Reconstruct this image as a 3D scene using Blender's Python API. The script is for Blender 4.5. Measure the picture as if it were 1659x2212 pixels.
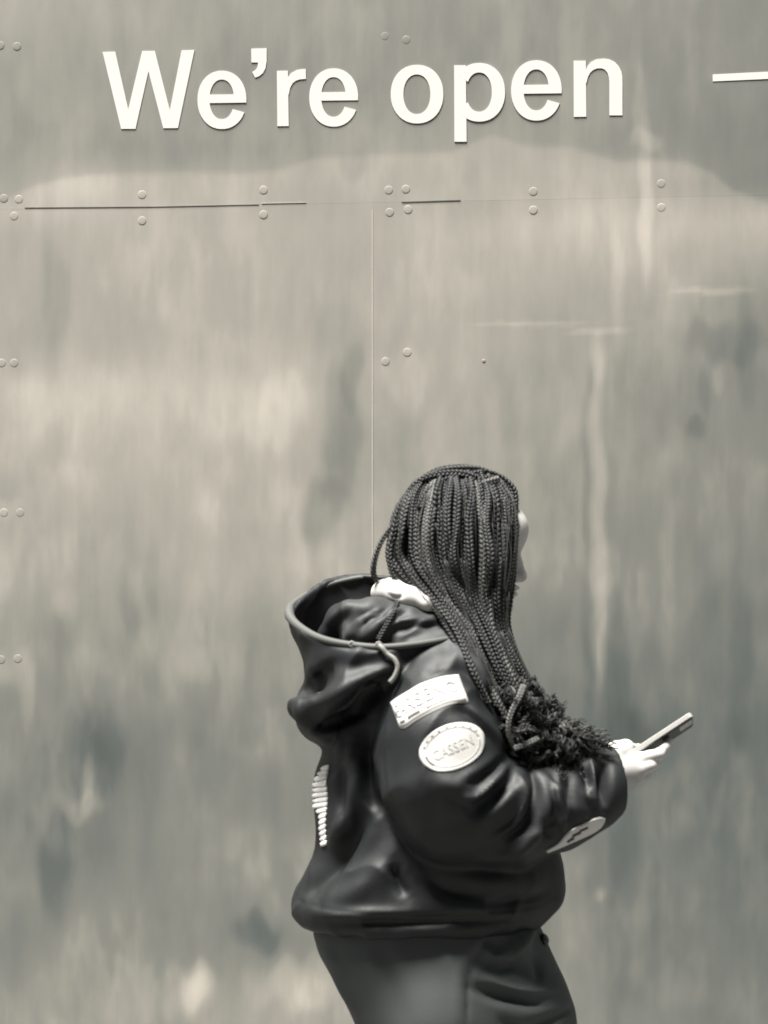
import bpy, math, random
import numpy as np
from mathutils import Vector, Matrix
from mathutils.bvhtree import BVHTree
from mathutils.geometry import tessellate_polygon
from mathutils import noise as mnoise
random.seed(7); rng = np.random.default_rng(7)
for o in list(bpy.data.objects): bpy.data.objects.remove(o)
scene = bpy.context.scene
COL = scene.collection

# ------------------------------------------------------------ camera
F = 4305.0; YP = 3.5; CH = 1.24          # focal length in working px, person's distance, camera height
cam = bpy.data.cameras.new('camera'); camo = bpy.data.objects.new('camera', cam); COL.objects.link(camo)
camo.location = (0, 0, CH); camo.rotation_euler = (math.pi/2, 0, 0)
cam.sensor_fit = 'VERTICAL'; cam.sensor_height = 36.0
cam.lens = 36.0*F/2212.0
cam.shift_y = 394.0/2212.0
cam.clip_end = 500
cam.dof.use_dof = True; cam.dof.focus_distance = 4.15; cam.dof.aperture_fstop = 4.0
scene.camera = camo
# ------------------------------------------------------------ world, sun, exposure
SUN_EL, SUN_AZ = math.radians(64), math.radians(205)
w = bpy.data.worlds.new('World'); scene.world = w; w.use_nodes = True
nt = w.node_tree; nt.nodes.clear()
sky = nt.nodes.new('ShaderNodeTexSky'); sky.sky_type = 'NISHITA'; sky.sun_disc = False
sky.sun_elevation = SUN_EL; sky.sun_rotation = SUN_AZ
hs = nt.nodes.new('ShaderNodeHueSaturation'); hs.inputs['Saturation'].default_value = 0.06
bg = nt.nodes.new('ShaderNodeBackground'); bg.inputs['Strength'].default_value = 0.05
wo = nt.nodes.new('ShaderNodeOutputWorld')
nt.links.new(sky.outputs[0], hs.inputs['Color']); nt.links.new(hs.outputs[0], bg.inputs['Color']); nt.links.new(bg.outputs[0], wo.inputs['Surface'])
sun = bpy.data.lights.new('sun', 'SUN'); sun.energy = 5.0; sun.angle = math.radians(20); sun.color = (1, 0.97, 0.92)
suno = bpy.data.objects.new('sun', sun); COL.objects.link(suno)
# direction the light comes from: above, behind her back and slightly from the street
sd = Vector((-0.30, -0.33, 1.32)).normalized()
suno.rotation_euler = sd.to_track_quat('Z', 'Y').to_euler()
sky.sun_elevation = math.asin(sd.z); sky.sun_rotation = math.atan2(sd.x, sd.y)
scene.view_settings.view_transform = 'Standard'; scene.view_settings.look = 'None'
scene.view_settings.exposure = 1.42; scene.view_settings.gamma = 1.0
scene.render.engine = 'CYCLES'

# ------------------------------------------------------------ helpers
S = 1230.0
def at(u, v, d=0.0):
    Y = YP + d/S
    return Vector(((u-829.5)/F*Y, Y, CH + (1500.0-v)/F*Y))
def mat(name, col, rough=0.6, spec=0.5, sheen=0.0, metallic=0.0, bump=None, var=None, sss=0.0):
    m = bpy.data.materials.new(name); m.use_nodes = True
    n = m.node_tree.nodes; l = m.node_tree.links
    b = n['Principled BSDF']
    b.inputs['Base Color'].default_value = (*col, 1); b.inputs['Roughness'].default_value = rough
    b.inputs['Specular IOR Level'].default_value = spec; b.inputs['Metallic'].default_value = metallic
    if sheen:
        b.inputs['Sheen Weight'].default_value = sheen; b.inputs['Sheen Roughness'].default_value = 0.45
    if sss:
        b.inputs['Subsurface Weight'].default_value = sss; b.inputs['Subsurface Scale'].default_value = 0.01
    tc = n.new('ShaderNodeTexCoord')
    if var:
        sc, amt = var
        t = n.new('ShaderNodeTexNoise'); t.inputs['Scale'].default_value = sc; t.inputs['Detail'].default_value = 5
        l.new(tc.outputs['Object'], t.inputs['Vector'])
        r = n.new('ShaderNodeValToRGB')
        r.color_ramp.elements[0].position = .3; r.color_ramp.elements[1].position = .7
        r.color_ramp.elements[0].color = tuple(c*(1-amt) for c in col)+(1,)
        r.color_ramp.elements[1].color = tuple(min(1, c*(1+amt)) for c in col)+(1,)
        l.new(t.outputs['Fac'], r.inputs[0]); l.new(r.outputs[0], b.inputs['Base Color'])
    if bump:
        sc, st, di = bump
        t = n.new('ShaderNodeTexNoise'); t.inputs['Scale'].default_value = sc; t.inputs['Detail'].default_value = 6
        l.new(tc.outputs['Object'], t.inputs['Vector'])
        bp = n.new('ShaderNodeBump'); bp.inputs['Strength'].default_value = st; bp.inputs['Distance'].default_value = di
        l.new(t.outputs['Fac'], bp.inputs['Height']); l.new(bp.outputs[0], b.inputs['Normal'])
    return m
def link(name, verts, faces, m, parent=None, smooth=True, origin=None):
    """one mesh object; origin = the thing's base, so that the vertices are stored relative to it"""
    me = bpy.data.meshes.new(name)
    o0 = Vector(origin) if origin is not None else Vector((0, 0, 0))
    V = np.asarray([tuple(v) for v in verts] if not isinstance(verts, np.ndarray) else verts, dtype=float) - np.array(o0)
    if isinstance(faces, np.ndarray): faces = faces.tolist()
    me.from_pydata(V.tolist(), [], faces); me.update()
    if m is not None: me.materials.append(m)
    if smooth: me.polygons.foreach_set('use_smooth', [True]*len(me.polygons))
    o = bpy.data.objects.new(name, me); COL.objects.link(o)
    if parent is not None: o.parent = parent
    elif origin is not None: o.location = o0
    return o
def tag(o, label=None, cat=None, group=None, kind=None):
    if label: o['label'] = label
    if cat: o['category'] = cat
    if group: o['group'] = group
    if kind: o['kind'] = kind
    return o
def empty(name, loc, rz=0):
    e = bpy.data.objects.new(name, None); e.empty_display_size = .1; COL.objects.link(e)
    e.location = loc; e.rotation_euler = (0, 0, rz); return e

def steps(*segs):
    """segs: (start, stop, step) contiguous -> nonuniform axis"""
    out = []
    for a, b, s in segs:
        n = max(1, int(round((b-a)/s))); out.append(np.linspace(a, b, n, endpoint=False))
    out.append(np.array([segs[-1][1]])); return np.concatenate(out)
def smin(a, b, k):
    h = np.clip(k-np.abs(a-b), 0, None)/k
    return np.minimum(a, b)-h*h*k*.25
class Vol:
    def __init__(s, xs, ys, zs):
        s.xs, s.ys, s.zs = xs, ys, zs; s.F = np.full((len(xs), len(ys), len(zs)), 1.0, np.float32)
    def box(s, lo, hi):
        r = []
        for ax, a, b in zip((s.xs, s.ys, s.zs), lo, hi):
            i0 = max(0, np.searchsorted(ax, a)-1); i1 = min(len(ax), np.searchsorted(ax, b)+1)
            r.append(slice(i0, max(i0, i1)))
        return tuple(r)
    def grid(s, sl):
        return s.xs[sl[0]][:, None, None], s.ys[sl[1]][None, :, None], s.zs[sl[2]][None, None, :]
    def put(s, sl, d, k, mode):
        G = s.F[sl]
        if mode == 'add': s.F[sl] = smin(G, d, k) if k > 0 else np.minimum(G, d)
        elif mode == 'sub': s.F[sl] = -smin(-G, d, k) if k > 0 else np.maximum(G, -d)
    def cone(s, p, q, r0, r1, k=.01, mode='add'):
        """capsule with varying radius"""
        p = np.array(p); q = np.array(q); R = max(r0, r1)+.03+k
        sl = s.box(np.minimum(p, q)-R, np.maximum(p, q)+R)
        if 0 in s.F[sl].shape: return
        x, y, z = s.grid(sl); v = q-p; L = float(v@v)+1e-9
        t = np.clip(((x-p[0])*v[0]+(y-p[1])*v[1]+(z-p[2])*v[2])/L, 0, 1)
        d = np.sqrt((x-p[0]-t*v[0])**2+(y-p[1]-t*v[1])**2+(z-p[2]-t*v[2])**2)-(r0+(r1-r0)*t)
        s.put(sl, d, k, mode)
    def chain(s, pts, k=.01, mode='add'):
        """pts: (u,v,d,r) in working px"""
        P = [(at(a, b, c), r/S) for a, b, c, r in pts]
        for (p, r0), (q, r1) in zip(P, P[1:]): s.cone(p, q, r0, r1, k, mode)
    def ell(s, c, r, k=.01, mode='add', rot=0.0, roty=0.0):
        c = np.array(at(*c)); r = np.array((r[0], r[2], r[1]))/S; R = r.max()+.03+k
        sl = s.box(c-R, c+R)
        if 0 in s.F[sl].shape: return
        x, y, z = s.grid(sl); x = x-c[0]; y = y-c[1]; z = z-c[2]
        if rot:
            ca, sa = math.cos(rot), math.sin(rot); x, z = x*ca+z*sa, -x*sa+z*ca
        q = np.sqrt((x/r[0])**2+(y/r[1])**2+(z/r[2])**2)
        q2 = np.sqrt((x/r[0]**2)**2+(y/r[1]**2)**2+(z/r[2]**2)**2)+1e-9
        s.put(sl, q*(q-1)/q2, k, mode)
    def loft_d(s, sl, rows, n=2.3, grow=0.0):
        """rows: (v,u0,u1,dc,rd)"""
        x, y, z = s.grid(sl)
        A = []
        for v, u0, u1, dc, rd in rows:
            a, b = at(u0, v, dc), at(u1, v, dc)
            A.append((a.z, (a.x+b.x)/2, a.y, (b.x-a.x)/2, rd/S))
        A = np.array(sorted(A)); zz = np.linspace(A[0, 0], A[-1, 0], 400)
        ker = np.hanning(41); ker /= ker.sum(); out = []
        for j in range(1, 5):
            f = np.interp(zz, A[:, 0], A[:, j]); f = np.convolve(np.pad(f, 20, 'edge'), ker, 'valid')
            out.append(np.interp(s.zs[sl[2]], zz, f)[None, None, :])
        cx, cy, rx, ry = out; rx = rx+grow; ry = ry+grow
        q = (np.abs((x-cx)/rx)**n+np.abs((y-cy)/ry)**n)**(1/n)
        d = (q-1)*np.minimum(rx, ry)
        r = .02
        top = z-A[-1, 0]-grow; bot = A[0, 0]-grow-z
        d = -smin(-d, -top, r); d = -smin(-d, -bot, r)
        return d
    def loft(s, rows, n=2.3, k=.01, mode='add', shell=None, cut=None, grow=0.0):
        A = [at(u, v, dc) for v, u0, u1, dc, rd in rows for u in (u0, u1)]
        R = max(r[4] for r in rows)/S
        lo = np.array((min(a.x for a in A)-.05, min(a.y for a in A)-R-.05, min(a.z for a in A)-.05))
        hi = np.array((max(a.x for a in A)+.05, max(a.y for a in A)+R+.05, max(a.z for a in A)+.05))
        sl = s.box(lo, hi); d = s.loft_d(sl, rows, n, grow)
        if shell: d = np.abs(d)-shell
        if cut is not None:
            x, y, z = s.grid(sl); p, nn = cut
            d = np.maximum(d, (x-p[0])*nn[0]+(y-p[1])*nn[1]+(z-p[2])*nn[2])
        s.put(sl, d, k, mode)
    def mesh(s, smooth=2):
        F = s.F; I = F < 0
        nx, ny, nz = F.shape
        c = np.zeros((nx-1, ny-1, nz-1), np.uint8)
        for a in (0, 1):
            for b in (0, 1):
                for e in (0, 1): c += I[a:nx-1+a, b:ny-1+b, e:nz-1+e]
        act = (c > 0) & (c < 8); idx = np.argwhere(act)
        num = np.full(act.shape, -1, np.int64); num[act] = np.arange(len(idx))
        cor = np.array([(a, b, e) for a in (0, 1) for b in (0, 1) for e in (0, 1)])
        val = np.stack([F[idx[:, 0]+a, idx[:, 1]+b, idx[:, 2]+e] for a, b, e in cor], 1).astype(float)
        acc = np.zeros((len(idx), 3)); cnt = np.zeros(len(idx))
        for i in range(8):
            for j in range(i+1, 8):
                if np.abs(cor[i]-cor[j]).sum() != 1: continue
                m = (val[:, i] < 0) != (val[:, j] < 0)
                t = val[:, i]/(val[:, i]-val[:, j]+1e-12)
                p = cor[i]+t[:, None]*(cor[j]-cor[i])
                acc[m] += p[m]; cnt[m] += 1
        P = idx+acc/cnt[:, None]
        V = np.stack([np.interp(P[:, j], np.arange(len(ax)), ax) for j, ax in enumerate((s.xs, s.ys, s.zs))], 1)
        quads = []
        for ax in range(3):
            a1, a2 = (ax+1) % 3, (ax+2) % 3
            A = np.moveaxis(I, (ax, a1, a2), (0, 1, 2))
            ch = A[:-1, 1:-1, 1:-1] != A[1:, 1:-1, 1:-1]
            e = np.argwhere(ch); ins = A[:-1, 1:-1, 1:-1][ch]
            N = np.moveaxis(num, (ax, a1, a2), (0, 1, 2))
            i, j, k = e[:, 0], e[:, 1]+1, e[:, 2]+1
            q = np.stack([N[i, j-1, k-1], N[i, j, k-1], N[i, j, k], N[i, j-1, k]], 1)
            q[~ins] = q[~ins][:, ::-1]; quads.append(q)
        Q = np.concatenate(quads); Q = Q[(Q >= 0).all(1)]
        for _ in range(smooth): V = lap(V, Q, .5)
        return V, Q
def lap(V, Q, f):
    n = len(V); acc = np.zeros((n, 3)); cnt = np.zeros(n)
    for a, b in ((0, 1), (1, 2), (2, 3), (3, 0)):
        for p, q in ((Q[:, a], Q[:, b]), (Q[:, b], Q[:, a])):
            for j in range(3): acc[:, j] += np.bincount(p, V[q, j], n)
            cnt += np.bincount(p, minlength=n)
    cnt[cnt == 0] = 1
    return V*(1-f)+f*acc/cnt[:, None]
def normals(V, Q):
    e = np.cross(V[Q[:, 2]]-V[Q[:, 0]], V[Q[:, 3]]-V[Q[:, 1]]); N = np.zeros_like(V)
    for i in range(4):
        for j in range(3): N[:, j] += np.bincount(Q[:, i], e[:, j], len(V))
    return N/(np.linalg.norm(N, axis=1)[:, None]+1e-12)
def polyline_dist(X, Z, pts):
    best = np.full(len(X), 1e9); bt = np.zeros(len(X)); side = np.zeros(len(X))
    P = np.array(pts); seg = np.linalg.norm(np.diff(P, axis=0), axis=1); cum = np.concatenate([[0], np.cumsum(seg)])
    for i in range(len(P)-1):
        v = P[i+1]-P[i]; L = seg[i]**2+1e-12
        t = np.clip(((X-P[i, 0])*v[0]+(Z-P[i, 1])*v[1])/L, 0, 1)
        dx = X-P[i, 0]-t*v[0]; dz = Z-P[i, 1]-t*v[1]; d = np.hypot(dx, dz)
        m = d < best; best[m] = d[m]; bt[m] = (cum[i]+t[m]*seg[i])/cum[-1]
        side[m] = np.sign(v[0]*dz[m]-v[1]*dx[m])
    return best, bt, side
def crom(pts, n):
    P = np.array(pts, float); P = np.vstack([2*P[0]-P[1], P, 2*P[-1]-P[-2]]); out = []
    m = len(P)-3; ts = np.linspace(0, m, n)
    for t in ts:
        i = min(int(t), m-1); f = t-i; a, b, c, d = P[i:i+4]
        out.append(.5*(2*b+(c-a)*f+(2*a-5*b+4*c-d)*f*f+(3*b-a-3*c+d)*f**3))
    return np.array(out)
def sculpt(V, Q, strokes, d0=-170):
    """push cloth in or out along fold lines drawn on the person's right side"""
    for st in strokes:
        pts, amp, wid = st[:3]
        N = normals(V, Q)
        P = [(at(u, v, d0).x, at(u, v, d0).z) for u, v in crom(pts, 4*len(pts))]
        W = wid/S
        d, t, sd_ = polyline_dist(V[:, 0], V[:, 2], P)
        taper = np.clip(np.sin(np.pi*np.clip(t, .02, .98)), 0, 1)**.6
        face = np.clip((-N[:, 1]-.02)/.35, 0, 1)
        h = amp/S*np.exp(-(d/W)**2)*taper*face
        V += N*h[:, None]
    return V
def tube(path, rad, sides=8, closed=False, cap=True):
    P = np.array(path, float); n = len(P)
    R = np.full(n, rad) if np.isscalar(rad) else np.array(rad)
    T = np.gradient(P, axis=0); T /= np.linalg.norm(T, axis=1)[:, None]+1e-12
    up = np.array((0., 0, 1)) if abs(T[0, 2]) < .9 else np.array((1., 0, 0))
    A = np.cross(T[0], up); A /= np.linalg.norm(A); V = []
    for i in range(n):
        A = A-T[i]*(A@T[i]); A /= np.linalg.norm(A)+1e-12; B = np.cross(T[i], A)
        for k in range(sides):
            a = 2*math.pi*k/sides; V.append(P[i]+R[i]*(math.cos(a)*A+math.sin(a)*B))
    Fc = []
    for i in range(n-1):
        for k in range(sides):
            k2 = (k+1) % sides; Fc.append((i*sides+k, i*sides+k2, (i+1)*sides+k2, (i+1)*sides+k))
    if cap:
        Fc.append(tuple(range(sides))[::-1]); Fc.append(tuple((n-1)*sides+k for k in range(sides)))
    return np.array(V), Fc
class MB:
    def __init__(s): s.V = []; s.F = []; s.n = 0; s.T = []
    def add(s, V, Fc, tone=.3):
        s.T += [float(tone)]*len(V)
        s.V.append(np.asarray(V, float)); s.F += [tuple(i+s.n for i in f) for f in Fc]; s.n += len(V)
    def build(s, name, m, parent=None, smooth=True, origin=None):
        o = link(name, np.concatenate(s.V), s.F, m, parent, smooth, origin)
        if m is M_hair:
            a = o.data.attributes.new('tone', 'FLOAT', 'POINT'); a.data.foreach_set('value', s.T)
        return o
def bevel(o, w, seg=2):
    b = o.modifiers.new('bevel', 'BEVEL'); b.width = w; b.segments = seg; b.limit_method = 'ANGLE'; return o
def boxmesh(c, h, R=None):
    V = []
    for a in (-1, 1):
        for b in (-1, 1):
            for e in (-1, 1):
                p = Vector((a*h[0], b*h[1], e*h[2]))
                if R is not None: p = R @ p
                V.append(Vector(c)+p)
    return V, [(0, 1, 3, 2), (4, 6, 7, 5), (0, 4, 5, 1), (2, 3, 7, 6), (0, 2, 6, 4), (1, 5, 7, 3)]

# ------------------------------------------------------------ materials
M_pave = mat('paving', (.09, .09, .087), .8, bump=(40, .4, .01), var=(3, .25))
M_asph = mat('asphalt', (.045, .045, .046), .85, bump=(120, .6, .01), var=(2, .2))
M_added_brick = mat('added_brick', (.07, .068, .065), .8, var=(1.5, .2))
M_glass = mat('window_glass', (.02, .022, .024), .1)
M_letter = mat('sign_paint', (.80, .79, .755), .7, .2)
M_skin = mat('skin', (.55, .54, .518), .5, .35, bump=(300, .08, .001))
M_cloth = mat('hoodie_cloth', (.0068, .0088, .0094), .60, .48, bump=(240, .22, .0012))
M_cloth_in = mat('hoodie_lining', (.020, .023, .023), .65, .6, sheen=.1)
M_trim = mat('hood_binding', (.095, .098, .092), .6, .4, bump=(700, .2, .001))
M_cord = mat('cord', (.22, .22, .20), .6, bump=(600, .3, .002))
M_shirt = mat('shirt_cotton', (.64, .63, .60), .8, bump=(500, .1, .001))
M_trou = mat('trouser_cloth', (.070, .077, .077), .78, .3, bump=(260, .2, .0012))
M_hair = mat('braided_hair', (.038, .040, .040), .58, .45)
_n = M_hair.node_tree.nodes; _a = _n.new('ShaderNodeAttribute'); _a.attribute_name = 'tone'
_r = _n.new('ShaderNodeValToRGB'); _r.color_ramp.elements[0].color = (.004, .005, .0055, 1); _r.color_ramp.elements[1].color = (.125, .126, .118, 1)
M_hair.node_tree.links.new(_a.outputs['Fac'], _r.inputs[0]); M_hair.node_tree.links.new(_r.outputs[0], _n['Principled BSDF'].inputs['Base Color'])
M_hair_in = mat('hair_scalp', (.008, .008, .009), .8, .2)
M_back = mat('back_print', (.9, .89, .86), .6)
M_patch = mat('patch_twill', (.60, .59, .56), .7, bump=(900, .2, .001))
M_patch_g = mat('patch_thread', (.47, .465, .445), .7)
M_patch_d = mat('patch_dark_thread', (.12, .12, .112), .7)
M_phone = mat('phone_back', (.02, .024, .026), .35)
M_phone_edge = mat('phone_edge', (.50, .495, .47), .3, metallic=.3)
M_screen = mat('phone_screen', (.01, .01, .012), .08)
M_shoe = mat('shoe', (.03, .03, .03), .5)
M_white = mat('shoe_sole', (.7, .69, .66), .6)

def wall_material():
    m = bpy.data.materials.new('weathered_metal'); m.use_nodes = True
    n = m.node_tree.nodes; l = m.node_tree.links; b = n['Principled BSDF']
    at_ = n.new('ShaderNodeAttribute'); at_.attribute_name = 'patina_and_light'
    tc = n.new('ShaderNodeTexCoord')
    def nz(scale, sx, sz, det=4, rough=.55):
        mp = n.new('ShaderNodeMapping'); mp.inputs['Scale'].default_value = (sx, 1, sz)
        l.new(tc.outputs['Object'], mp.inputs['Vector'])
        t = n.new('ShaderNodeTexNoise'); t.inputs['Scale'].default_value = scale; t.inputs['Detail'].default_value = det
        t.inputs['Roughness'].default_value = rough
        l.new(mp.outputs[0], t.inputs['Vector']); return t.outputs['Fac']
    def math_(op, a, bb):
        q = n.new('ShaderNodeMath'); q.operation = op
        for i, x in enumerate((a, bb)):
            if isinstance(x, (int, float)): q.inputs[i].default_value = x
            else: l.new(x, q.inputs[i])
        return q.outputs[0]
    s1 = math_('MULTIPLY', math_('SUBTRACT', nz(1, 18, 2.4), .5), .085)      # run-down streaks
    s2 = math_('MULTIPLY', math_('SUBTRACT', nz(1, 80, 4, 3), .5), .035)
    s3 = math_('MULTIPLY', math_('SUBTRACT', nz(1, 9, 4, 6, .6), .5), .22)   # cloudy patches
    s4 = math_('MULTIPLY', math_('SUBTRACT', nz(1, 30, 8, 4, .5), .5), .10)  # short ragged runs
    v = math_('ADD', math_('ADD', at_.outputs['Fac'], s1), math_('ADD', math_('ADD', s2, s4), s3))
    r = n.new('ShaderNodeValToRGB'); cr = r.color_ramp
    cr.elements[0].position = 0; cr.elements[0].color = (.050, .060, .058, 1)
    cr.elements[1].position = 1; cr.elements[1].color = (.60, .555, .49, 1)
    for p, c in ((.25, (.110, .125, .117)), (.5, (.205, .208, .185)), (.75, (.36, .343, .30))):
        e = cr.elements.new(p); e.color = (*c, 1)
    l.new(v, r.inputs[0]); l.new(r.outputs[0], b.inputs['Base Color'])
    b.inputs['Roughness'].default_value = .42; b.inputs['Specular IOR Level'].default_value = .5
    rr = math_('ADD', .5, math_('MULTIPLY', nz(1, 14, 2), .22)); l.new(rr, b.inputs['Roughness'])
    bp = n.new('ShaderNodeBump'); bp.inputs['Strength'].default_value = .10; bp.inputs['Distance'].default_value = .004
    l.new(nz(1, 5, 2, 3), bp.inputs['Height']); l.new(bp.outputs[0], b.inputs['Normal'])
    return m
M_wall = wall_material()

# ------------------------------------------------------------ ground, street, opposite block added to cut front light
def slab(name, x0, x1, y0, y1, z0, z1, m, kind='structure', parent=None):
    V, Fc = boxmesh(((x0+x1)/2, (y0+y1)/2, (z0+z1)/2), ((x1-x0)/2, (y1-y0)/2, (z1-z0)/2))
    o = link(name, V, Fc, m, parent, smooth=False)
    if kind: o['kind'] = kind
    return o
slab('ground', -150, 150, -150, 150, -.6, -.14, M_asph)
slab('pavement', -60, 60, 1.2, 6.0, -.139, 0.0, M_pave)
slab('pavement', -60, 60, -9, -6.5, -.139, 0.0, M_pave)
fac = empty('added_building', (0, -9, 0)); tag(fac, 'unseen dark brick block added across the street to cut the front light', 'added_building')  # out of view; added, and made tall, to hold back front sky light
fm = MB(); fm.add(*boxmesh((0, -3, 11), (30, 3, 11))); fm.build('added_facade', M_added_brick, fac, False)
for i in range(9):
    for j in range(6):
        V, Fc = boxmesh((-16+4*i, .03, 2.2+3.6*j), (.75, .05, 1.0)); link('added_window', V, Fc, M_glass, fac, smooth=False)

# ------------------------------------------------------------ the metal wall
TH = math.atan(0.0775)
WX = Vector((math.cos(TH), -math.sin(TH), 0)); WO = Vector((0, 4.5, 0)); WN = Vector((-math.sin(TH), -math.cos(TH), 0))
def wall_uv(u, v):
    """picture position -> (x, z) on the wall's own face"""
    Y = 4.5/(1+1.8e-5*(u-829.5)); x = (u-829.5)/F*Y
    p = Vector((x, Y, 0))-WO
    return p.dot(WX), CH+(1500-v)/F*Y
wall = empty('metal_wall', WO, -TH)
tag(wall, 'tall weathered grey metal sheet wall with rivets and streaky stains behind the walking person', 'wall')
# tone map: wear plus the lighting gradient, painted in place by place (9 columns x 14 rows), then single marks
US = [0, 200, 400, 600, 800, 1000, 1200, 1400, 1659]
VS = [0, 150, 300, 400, 500, 700, 850, 1000, 1200, 1400, 1600, 1800, 2000, 2212]
TB = np.array([
 [176,170,167,165,162,158,158,158,152],[163,163,160,156,157,156,156,156,148],[160,165,158,161,165,166,166,155,140],
 [178,185,178,168,172,176,178,172,148],[174,182,182,178,178,185,188,188,180],[175,180,182,178,178,182,174,168,152],
 [188,196,194,194,178,180,170,158,148],[176,184,182,180,164,170,160,155,142],[163,162,170,170,163,150,148,140,130],
 [155,150,154,150,150,140,126,130,124],[138,126,130,138,130,120,118,115,114],[132,124,138,136,130,126,124,118,112],
 [133,143,138,132,135,130,132,125,118],[150,155,155,165,152,150,142,135,125]], float)
TB[3:7] -= 12; TB[7] -= 6; TB[:3] -= 9
gx = np.array([wall_uv(u, 1100)[0] for u in US]); gz = np.array([wall_uv(829, v)[1] for v in VS])[::-1]; TBf = TB[::-1]
def smooth_interp(a, g):
    i = np.clip(np.searchsorted(g, a)-1, 0, len(g)-2); t = np.clip((a-g[i])/(g[i+1]-g[i]), 0, 1); return i, t*t*(3-2*t)
# single stains, and a dark reflection painted left of the head: (u, v, ru, rv, strength)
STAINS_AND_REFL = [(760,800,22,70,-14),(735,950,40,130,-16),(700,1110,50,60,-16),(215,1610,62,90,-16),(120,1880,38,110,-14),(40,1700,30,120,-8),
 (560,2010,45,35,-16),(650,2120,110,55,14),(420,2130,32,50,18),(170,1740,50,30,14),(195,1690,14,40,12),(60,1480,16,90,9),
 (1290,1100,17,330,15),(1270,1180,14,420,-8),(1300,1380,12,60,14),(1330,1480,40,160,-10),(1500,930,22,22,-14),(1525,870,14,45,-10),(1555,820,12,40,8),
 (1570,740,80,45,-12),(1540,630,75,8,12),(1610,760,20,120,-8),(1395,430,14,160,14),(1390,310,30,22,12),(1380,250,14,90,8),
 (1140,700,110,6,9),(1290,715,60,8,9),(1290,770,16,60,9),(1100,900,20,120,-5),(640,1260,20,160,6),(330,1250,14,90,-6),(600,900,60,70,7),
 (120,640,26,120,-7),(60,900,60,80,6),(880,810,50,60,8),
 (760,360,26,30,-8),(1400,1500,60,120,-6),(1600,1400,20,200,-8),(1330,600,14,120,7),(860,1190,60,90,8),(500,1420,30,160,4),(820,1300,30,100,3),
 (1300,1930,12,14,14),(1440,1250,16,160,6),(1240,1950,30,110,8),(1580,1700,20,220,-5),(0,1100,60,20,8),(1350,1900,20,200,-5),(280,1300,20,70,-6),(400,2150,60,50,8)]
ST = [(*wall_uv(u, v), ru/957, rv/957, s_) for u, v, ru, rv, s_ in STAINS_AND_REFL]
CU = [-200,0,80,200,400,520,600,680,850,980,1060,1130,1240,1340,1380,1480,1540,1585,1659,1800]
CVV = [470,440,400,378,372,380,372,345,337,330,292,312,318,352,345,352,375,412,440,470]
EDGES = [(1312,1450,2300,90,-11),(1386,0,300,70,-9),(1262,900,1500,-30,8),(345,0,360,60,5),(545,480,900,60,5),(470,950,1300,-50,5),(1150,780,1100,40,-5),(1560,1000,1500,50,6),(700,1250,1700,40,-6),(90,1500,2000,60,-6),(520,1750,2200,60,5),(1210,0,420,30,6),(95,480,800,50,-6)]
def patina_and_light(X, Z):  # sheet tone: weathering with the light falloff painted in
    i, s_ = smooth_interp(X, gx); j, t = smooth_interp(Z, gz)
    v = (TBf[j, i]*(1-s_)+TBf[j, i+1]*s_)*(1-t)+(TBf[j+1, i]*(1-s_)+TBf[j+1, i+1]*s_)*t
    wob = 0
    ragx = np.array([mnoise.noise(Vector((x*9, z*9, 0))) for x, z in zip(X, Z)])*.022
    ragz = np.array([mnoise.noise(Vector((x*22+7, z*4, 3))) for x, z in zip(X, Z)])*.07
    for x0, z0, rx, rz, a in ST:
        q = ((X+ragx*min(1, rx/.03)-x0)/rx)**2+((Z+ragz*min(1, rz/.06)-z0)/rz)**2
        v = v+a*1.5/(1+np.exp(3.2*(q-1.0)))
    n1 = np.array([mnoise.noise(Vector((x*13, z*1.9, 11))) for x, z in zip(X, Z)])
    n2 = np.array([mnoise.noise(Vector((x*4.5+3, z*5.5, 21)))+.5*mnoise.noise(Vector((x*14, z*11, 31))) for x, z in zip(X, Z)])
    n3 = np.array([mnoise.noise(Vector((x*27, z*8, 41)))+.6*mnoise.noise(Vector((x*60, z*22, 51))) for x, z in zip(X, Z)])
    low = np.clip((2.25-Z)/.8, .5, 1.0)
    v = v+(6*n1+12*np.tanh(3.0*n2)*np.clip(.5+1.6*n1, .15, 1)+6*np.tanh(3*n3)*np.clip(.4+1.8*n2, .1, 1))*low
    # upper edge of an old wash of lighter paint under the lettering
    CX = np.array([wall_uv(u, 400)[0] for u in CU]); CZ = np.array([wall_uv(u, q)[1] for u, q in zip(CU, CVV)])
    dz = (np.interp(X, CX, CZ)-Z)*957+6*n2; v = v+17/(1+np.exp(-dz/3))*np.exp(-np.clip(dz, 0, None)/170)*(np.abs(X) < 1.0)-5/(1+np.exp(dz/25))*np.exp(np.clip(dz, -400, 0)/120)
    for u0, v0, v1, wd, a in EDGES:
        xe, za = wall_uv(u0, (v0+v1)/2); zh = (v1-v0)/957/2; dx = (X-xe)*957*np.sign(wd)+2.5*n3
        v = v+a/(1+np.exp(-dx/2.5))*np.exp(-np.clip(dx, 0, None)/abs(wd))/(1+np.exp((np.abs(Z-za)-zh)/.05))
    return np.clip((v-76)/130.0, 0.02, 1.2)
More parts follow.
